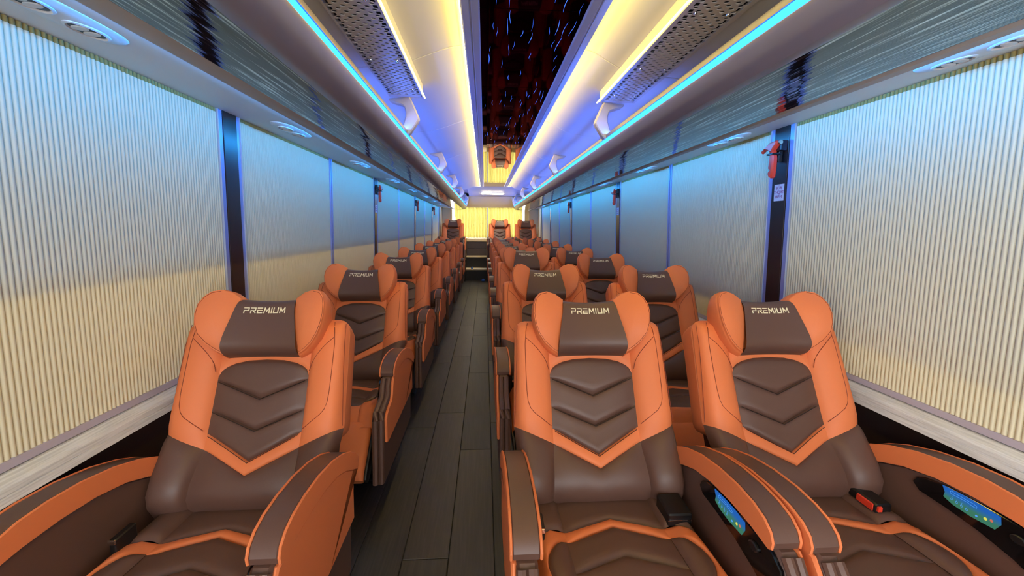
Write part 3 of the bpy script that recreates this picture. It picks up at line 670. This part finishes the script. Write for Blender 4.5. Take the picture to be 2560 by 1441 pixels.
        rings = [rg(0.02, dome(0.02)), rg(0.3, dome(0.3)), rg(0.6, dome(0.6)), rg(0.85, dome(0.85)), rg(0.955, 0.0015), rg(0.985, 0.001), rg(1.0, -0.004), rg(0.995, -0.008), rg(1.015, -0.010), rg(1.04, -0.016), rg(1.055, -0.035), rg(1.03, -0.06), rg(0.95, 0, 0.0), rg(0.8, 0, -0.02)]
        m.loft(rings); m.build('wing', 'orange', hd, ang=55, recalc=True)
        m = MB(); m.tube([Vector(p) for p in rg(0.93, 0.0022)][3:14], 0.0008, 4); m.build('wing_stitching', 'orange_stitch', hd)
    m = MB()
    for a, b, th in strokes():
        d = Vector((b[0]-a[0], b[1]-a[1])); d.normalize(); q = Vector((-d.y, d.x))*th/2; d = d*th/2
        c = [Vector(a)-d+q, Vector(a)-d-q, Vector(b)+d-q, Vector(b)+d+q]
        bot = [PBk(p.x, 0.606+p.y, nh(p.x, 0.606+p.y) - 0.0005) for p in c]; top = [PBk(p.x, 0.606+p.y, nh(p.x, 0.606+p.y) + 0.0008) for p in c]
        m.loft([bot, top], True)
    lt = m.build('lettering', 'letter', hd, smooth=False, recalc=True)
    # ---- cushion
    def zc(x, d):
        a = abs(x)
        return 0.380 + 0.014*ss(0.11, 0.18, a) - 0.035*ss(0.19, 0.232, a)**2 + 0.012*ss(0.0, 0.3, d) - 0.075*ss(0.335, 0.435, d)**1.5
    PC = lambda x, d, n: (x, -d, n)
    cb = MB(); cb.loft([[(x, y, z) for x, y in inset(rrect(-0.222, 0.222, -0.405, 0.07, 0.05), i_)] for z, i_ in ((0.22, 0.03), (0.235, 0.004), (0.29, 0), (0.340, 0.0), (0.366, 0.022))])
    cu = cb.build('cushion', 'brown_dark', root, recalc=True)
    Q = lambda l, h, b, **k: (lambda m: patch(m, l, h, zc, PC, b, flip=True, **k))
    C1 = lambda x: 0.066 + 0.050*min(1, abs(x)/XSW)
    C2 = lambda x: 0.096 + 0.060*min(1, abs(x)/XSW)
    C3 = lambda x: 0.205 + 0.055*min(1, abs(x)/XSW)
    C4 = lambda x: 0.345 - 0.012*(abs(x)/XSW)**2
    one('rear_panel', 'brown', [Q(lambda u: (lerp(-XSW, XSW, u), -0.03), cen(C1), 0.006)], cu)
    one('chevron_band', 'orange', [Q(cen(C1), cen(C2), 0.004, tv=TW)], cu)
    one('center_panel', 'brown', [Q(cen(C2), cen(C3), 0.005), Q(cen(C3), cen(C4), 0.005)], cu)
    one('front_roll', 'orange', [Q(cen(C4), lambda u: (lerp(-XSW, XSW, u), 0.437), 0.004)], cu)
    for sg in (-1, 1):
        U = lambda u: u if sg > 0 else 1-u
        X2 = 0.231
        RB = lambda k: 0.116 + 0.002*k - 0.012*math.sin(math.pi*k) + 0.055*k*k
        one('side_rear', 'brown', [Q(lambda u: (sg*lerp(XSW, X2, U(u)), -0.03), lambda u: (sg*lerp(XSW, X2, U(u)), RB(U(u))), 0.006)], cu)
        # orange horseshoe band round the brown side insert
        def arc(u):       # inner edge of the band
            t = U(u); 
            return (sg*(XSW + 0.062*math.sin(math.pi*min(1, t))**0.55), 0.156 + t*0.178)
        m = MB(); rows = []
        for t in [i/20 for i in range(21)]:
            xi = XSW + 0.062*math.sin(math.pi*t)**0.55 if 0 < t < 1 else XSW; di = 0.156 + t*0.178
            k = t; do = lerp(0.118, 0.437, t) if t > 0 else 0.116
            xo_ = lerp(XSW, X2, min(1, t*5.0)**0.6); do = RB(min(1, t*5.0)**0.6) if t < 0.2 else lerp(RB(1), 0.437, (t-0.2)/0.8)
            r = []
            for u in TS:
                x, d = lerp(xi, xo_, u), lerp(di, do, u); r.append((sg*x, -d, zc(x, d) - 0.005 + 0.010*ed(u, 0.2)*min(1, t/0.12)))
            rows.append(r)
        m.grid(rows, flip=(sg < 0)); 
        rows = [[(sg*lerp(XSW, X2, u), -lerp(0.334, 0.437, v), zc(lerp(XSW, X2, u), lerp(0.334, 0.437, v)) - 0.005 + 0.0085*ed(u, 0.2)) for u in TS] for v in TW]
        m.grid(rows, flip=(sg > 0)); m.build('side_band', 'orange', cu, ang=60, recalc=True)
        m = MB(); rows = []
        for t in [i/20 for i in range(21)]:
            xi = XSW + (0.062*math.sin(math.pi*t)**0.55 if 0 < t < 1 else 0); d = 0.156 + t*0.178
            rows.append([(sg*lerp(XSW, xi, u), -d, zc(lerp(XSW, xi, u), d) - 0.0035 + 0.0085*ed(u, 0.25)*ed(t, 0.15)) for u in TW])
        m.grid(rows, flip=(sg > 0)); m.build('side_insert', 'brown', cu, ang=60, recalc=True)
    # ---- leg rest
    lr = MB(); rings = []
    for t, th in ((0, 0.05), (0.03, 0.066), (0.12, 0.074), (0.4, 0.076), (0.85, 0.07), (0.95, 0.062), (1.0, 0.035)):
        cy, cz = lerp(-0.385, -0.575, t), lerp(0.325, 0.165, t); nx = Vector((0, -0.65, 0.76))
        rings.append([(x, cy + nx.y*n, cz + nx.z*n) for x, n in rrect(-0.205, 0.205, -th*0.5, th*0.5, min(0.02, th*0.4), 4)])
    lr.loft(rings); leg = lr.build('leg_rest', 'orange', root, recalc=True)
    m = MB()
    for sg in (-1, 1):
        rings = []
        for t, th in ((0.02, 0.05), (0.1, 0.066), (0.9, 0.06), (0.98, 0.04)):
            cy, cz = lerp(-0.375, -0.565, t), lerp(0.315, 0.155, t); nx = Vector((0, -0.65, 0.76)); a, b = sorted((sg*0.205, sg*0.217))
            rings.append([(x, cy + nx.y*n, cz + nx.z*n) for x, n in rrect(a, b, -th*0.5, th*0.5, 0.004, 2)])
        m.loft(rings)
    m.build('side_edge', 'brown_dark', leg, recalc=True)
    # ---- base
    m = MB(); m.box(-0.17, 0.17, -0.30, 0.14, 0.02, 0.235, 0.01); m.box(-0.20, 0.20, -0.34, 0.18, 0.0, 0.022, 0.004); m.build('pedestal', 'black', root, smooth=False)
    # ---- armrests
    top = [(0.118, 0.478), (0.085, 0.508), (0.04, 0.538), (-0.02, 0.565), (-0.10, 0.589), (-0.19, 0.604), (-0.27, 0.608), (-0.33, 0.604), (-0.37, 0.594), (-0.395, 0.578), (-0.404, 0.560), (-0.402, 0.546), (-0.392, 0.540)]
    und = [(-0.33, 0.548), (-0.25, 0.551), (-0.16, 0.546), (-0.07, 0.529), (0.0, 0.503), (0.06, 0.470), (0.10, 0.450)]
    top = [(y*0.965 if y < 0 else y, z) for y, z in top]; und = [(y*0.965 if y < 0 else y, z) for y, z in und]
    prof_ = top + und
    for sg in (-1, 1):
        m = MB(); xa, xb = sorted((sg*0.240, sg*0.300)); m.prism(prof_, 'x', xa, xb, 0.005); arm = m.build('armrest', 'brown', root, ang=32)
        fat = inset(prof_ if sum(prof_[i][0]*prof_[(i+1) % len(prof_)][1] - prof_[(i+1) % len(prof_)][0]*prof_[i][1] for i in range(len(prof_))) > 0 else prof_[::-1], -0.0015)
        for a, b in ((0.2365, 0.2425), (0.2975, 0.3035)):
            m = MB(); xa, xb = sorted((sg*a, sg*b)); m.prism(fat, 'x', xa, xb, 0.002); m.build('side_trim', 'orange', arm, ang=32)
        body = [(0.075, 0.470), (0.062, 0.40), (0.055, 0.30), (0.035, 0.155), (-0.30, 0.150), (-0.575, 0.152), (-0.590, 0.165), (-0.575, 0.30), (-0.562, 0.425), (-0.545, 0.445), (-0.50, 0.458), (-0.452, 0.468), (-0.432, 0.488), (-0.420, 0.520), (-0.395, 0.545)] + und[1:5]
        m = MB(); xa, xb = sorted((sg*0.247, sg*0.291)); m.prism(body, 'x', xa, xb, 0.007); m.build('arm_body', 'brown', arm, ang=32)
        m = MB(); m.tube([(sg*0.259, y, z) for y, z in [(-0.405, 0.540), (-0.428, 0.515), (-0.440, 0.485), (-0.460, 0.470), (-0.50, 0.462), (-0.55, 0.450), (-0.569, 0.425), (-0.580, 0.30), (-0.594, 0.165)]], 0.012, 8)
        m.tube([(sg*0.281, y, z) for y, z in [(-0.405, 0.540), (-0.424, 0.515), (-0.436, 0.485), (-0.456, 0.468), (-0.50, 0.460), (-0.545, 0.447), (-0.564, 0.425), (-0.575, 0.30), (-0.589, 0.165)]], 0.011, 8)
        m.build('front_piping', 'brown', arm)
        outp = [(0.070, 0.468), (0.058, 0.40), (0.053, 0.315), (-0.15, 0.312), (-0.535, 0.314), (-0.552, 0.325), (-0.548, 0.42), (-0.535, 0.438), (-0.50, 0.450), (-0.445, 0.460), (-0.425, 0.482), (-0.412, 0.52), (-0.392, 0.543)] + und
        m = MB(); xa, xb = sorted((sg*0.290, sg*0.3015)); m.prism(outp, 'x', xa, xb, 0.004); m.build('outer_panel', 'orange', arm, ang=32)
        if sg > 0:
            cp = [(-0.095, 0.500), (-0.105, 0.518), (-0.125, 0.529), (-0.18, 0.539), (-0.29, 0.542), (-0.385, 0.538), (-0.415, 0.520), (-0.44, 0.47), (-0.46, 0.42), (-0.44, 0.40), (-0.40, 0.43), (-0.33, 0.456), (-0.26, 0.472), (-0.18, 0.481), (-0.115, 0.484)]
            m = MB(); m.prism(cp, 'x', 0.2400, 0.2490, 0.002); m.build('control_panel', 'gloss_black', arm, ang=32)
            for y, z in ((-0.335, 0.510), (-0.405, 0.475)):
                m = MB(); m.loft([[(x, y + r*0.016*math.cos(R(24*i)) , z + r*0.010*math.sin(R(24*i))) for i in range(15)] for x, r in ((0.2415, 1), (0.236, 1), (0.234, 0.8), (0.2345, 0.4))]); m.build('knob', 'black', arm, recalc=True)
    return root
def screen_for(root):
    arm = [c for c in root.children if c.name.startswith('armrest')]
    arm = [a for a in arm if any(k.name.startswith('control_panel') for k in a.children)][0]
    sc_ = [(-0.170, 0.537), (-0.178, 0.522), (-0.176, 0.509), (-0.20, 0.501), (-0.24, 0.498), (-0.29, 0.501), (-0.300, 0.520), (-0.297, 0.538), (-0.26, 0.5405), (-0.22, 0.5405)]
    m = MB(); m.prism(sc_, 'x', 0.2387, 0.2410, 0.0004); m.build('screen', 'screen', arm, smooth=False)
    m = MB(); fx = 0.2385
    m.tube([(fx, y, z) for y, z in [(-0.190, 0.531), (-0.193, 0.535), (-0.200, 0.533), (-0.215, 0.534), (-0.228, 0.533), (-0.243, 0.5335), (-0.250, 0.531), (-0.250, 0.527), (-0.244, 0.526), (-0.230, 0.5285), (-0.215, 0.5285), (-0.20, 0.5275), (-0.192, 0.5275)]], 0.0006, 4, True)
    for i in range(4):
        y = -0.196 - i*0.0115; z = 0.5145 - i*0.0016
        m.tube([(fx, y + 0.0026*math.cos(R(45*k)), z + 0.0026*math.sin(R(45*k))) for k in range(8)], 0.0005, 4, True)
        m.tube([(fx, y, z+0.003), (fx, y, z+0.0085)], 0.0004, 4)
    m.build('screen_graphics', 'screen_line', arm)
    for y, z, mt, r in ((-0.270, 0.514, 'dot_yellow', 0.0036), (-0.282, 0.5175, 'dot_red', 0.0032), (-0.252, 0.508, 'screen_line', 0.0026)):
        m = MB(); m.loft([[(x, y + r*math.cos(R(30*k)), z + r*math.sin(R(30*k))) for k in range(12)] for x in (0.2389, 0.2381)]); m.build('screen_dot', mt, arm, smooth=False, recalc=True)

proto = make_seat()
ROWS = ['first', 'second', 'third', 'fourth', 'fifth', 'sixth', 'seventh', 'eighth']
# text position in depth per row and lateral spot
spots = []
Lr = [1.376, 2.42, 3.46, 4.45, 5.50, 6.55, 7.60, 8.62]
Ra = [1.360, 2.42, 3.60, 4.55, 5.58, 6.60, 7.62, 8.62]
Rw = [1.345, 2.345, 3.45, 4.48, 5.55, 6.58, 7.60, 8.62]
leanL = [26.0, 27.5, 27.3, 27.0, 26.5, 26.5, 26, 26]
leanA = [27.6, 27.0, 22.0, 27.0, 27, 27, 26, 25]
leanW = [26.8, 26.3, 26.8, 26.8, 27.5, 26, 26, 26]
for i in range(8):
    spots.append((-0.70, Lr[i], 0.0, leanL[i], 'L', i)); spots.append((0.352, Ra[i], 0.0, leanA[i], 'A', i)); spots.append((0.965, Rw[i], 0.0, leanW[i], 'W', i))
for x, c in ((-0.735, 'L'), (0.347, 'A'), (0.955, 'W')): spots.append((x, 9.95, 0.38, 22.0, c, 8))
WHERE = {'L': 'single seat left of the aisle', 'A': 'aisle seat of the right-hand pair', 'W': 'window seat of the right-hand pair'}
first = True
for x, yt, z, lean, c, i in spots:
    o = proto if first else copy_tree(proto); first = False
    o.location = (x, yt - 0.228, z)
    if i < 8:
        tag(o, 'orange and brown leather recliner, %s, %s row from the viewer' % (WHERE[c], ROWS[i]), 'seat', 'recliner seats along the aisle')
    else:
        tag(o, 'upright orange and brown seat on the raised rear row, %s' % {'L': 'left of the steps', 'A': 'right of the steps', 'W': 'by the right rear corner'}[c], 'seat', 'rear row seats')
    for ch in kids(o):
        if ch.name.startswith(('backrest', 'headrest')): ch.rotation_euler = (R(-lean), 0, 0)
        if ch.name.startswith('headrest') and c == 'A' and i == 2: ch.location = (0, 0.012, JZ + 0.026)
    if i == 0 and c in 'AW': screen_for(o)
    if i == 0:
        if c == 'A':
            m = MB(); m.prism(rrect(0.150, 0.218, -0.085, 0.0, 0.006), 'z', 0.392, 0.432, 0.004); b = m.build('belt_buckle', 'black', o); b.rotation_euler = (R(4), 0, 0)
            m = MB(); m.box(0.149, 0.219, -0.0865, -0.085, 0.413, 0.415); m.build('buckle_edge', 'chrome', b, smooth=False)
            m = MB(); m.prism([(-0.01, 0.42), (0.02, 0.42), (0.015, 0.475), (0.0, 0.48)], 'x', 0.200, 0.212, 0.002); m.build('belt_stalk', 'black', o)
        if c == 'W':
            m = MB(); m.prism(rrect(0.15, 0.20, -0.09, 0.02, 0.008), 'z', 0.395, 0.425, 0.005); b = m.build('belt_buckle', 'black', o)
            m = MB(); m.box(0.147, 0.153, -0.080, -0.028, 0.399, 0.421, 0.002); m.box(0.153, 0.165, -0.094, -0.086, 0.403, 0.420, 0.002); m.build('release_button', 'red', b)
            m = MB(); m.prism([(-0.01, 0.42), (0.02, 0.42), (0.015, 0.47), (0.0, 0.475)], 'x', 0.185, 0.200, 0.002); m.build('belt_stalk', 'black', o)
        if c == 'L':
            m = MB(); m.prism(rrect(-0.216, -0.198, -0.165, -0.10, 0.005), 'z', 0.395, 0.437, 0.003); b = m.build('belt_buckle', 'black', o)
            m = MB(); m.box(-0.215, -0.199, -0.168, -0.163, 0.425, 0.437, 0.001); m.build('buckle_edge', 'chrome', b, smooth=False)

# ------------------------------------------------------------------ litter by the steps
m = MB(); m.loft([[(r*math.cos(R(30*k))*(1+0.25*math.sin(k*2.1)), r*math.sin(R(30*k))*0.8, z) for k in range(12)] for r, z in ((0.03, 0.0), (0.045, 0.02), (0.035, 0.05), (0.012, 0.062))])
o = m.build('crumpled_wrapper', 'blue_plastic', recalc=True); o.location = (-0.03, 9.30, 0.001); tag(o, 'crumpled blue wrapper on the floor at the foot of the steps', 'litter')
m = MB(); m.loft([[(r*math.cos(R(30*k)), r*math.sin(R(30*k)), z) for k in range(12)] for r, z in ((0.022, 0.0), (0.025, 0.02), (0.015, 0.04), (0.006, 0.045))])
o = m.build('bottle_cap', 'blue_plastic', recalc=True); o.location = (-0.29, 9.5, 0.2625); tag(o, 'small blue cap lying on the lower step', 'litter')
m = MB(); m.box(-0.12, 0.12, -0.02, 0.02, 0.0, 0.008, 0.002)
o = m.build('white_strip', 'white_plastic', smooth=False); o.location = (-0.10, 9.5, 0.2625); tag(o, 'thin white strip lying on the lower step', 'litter')
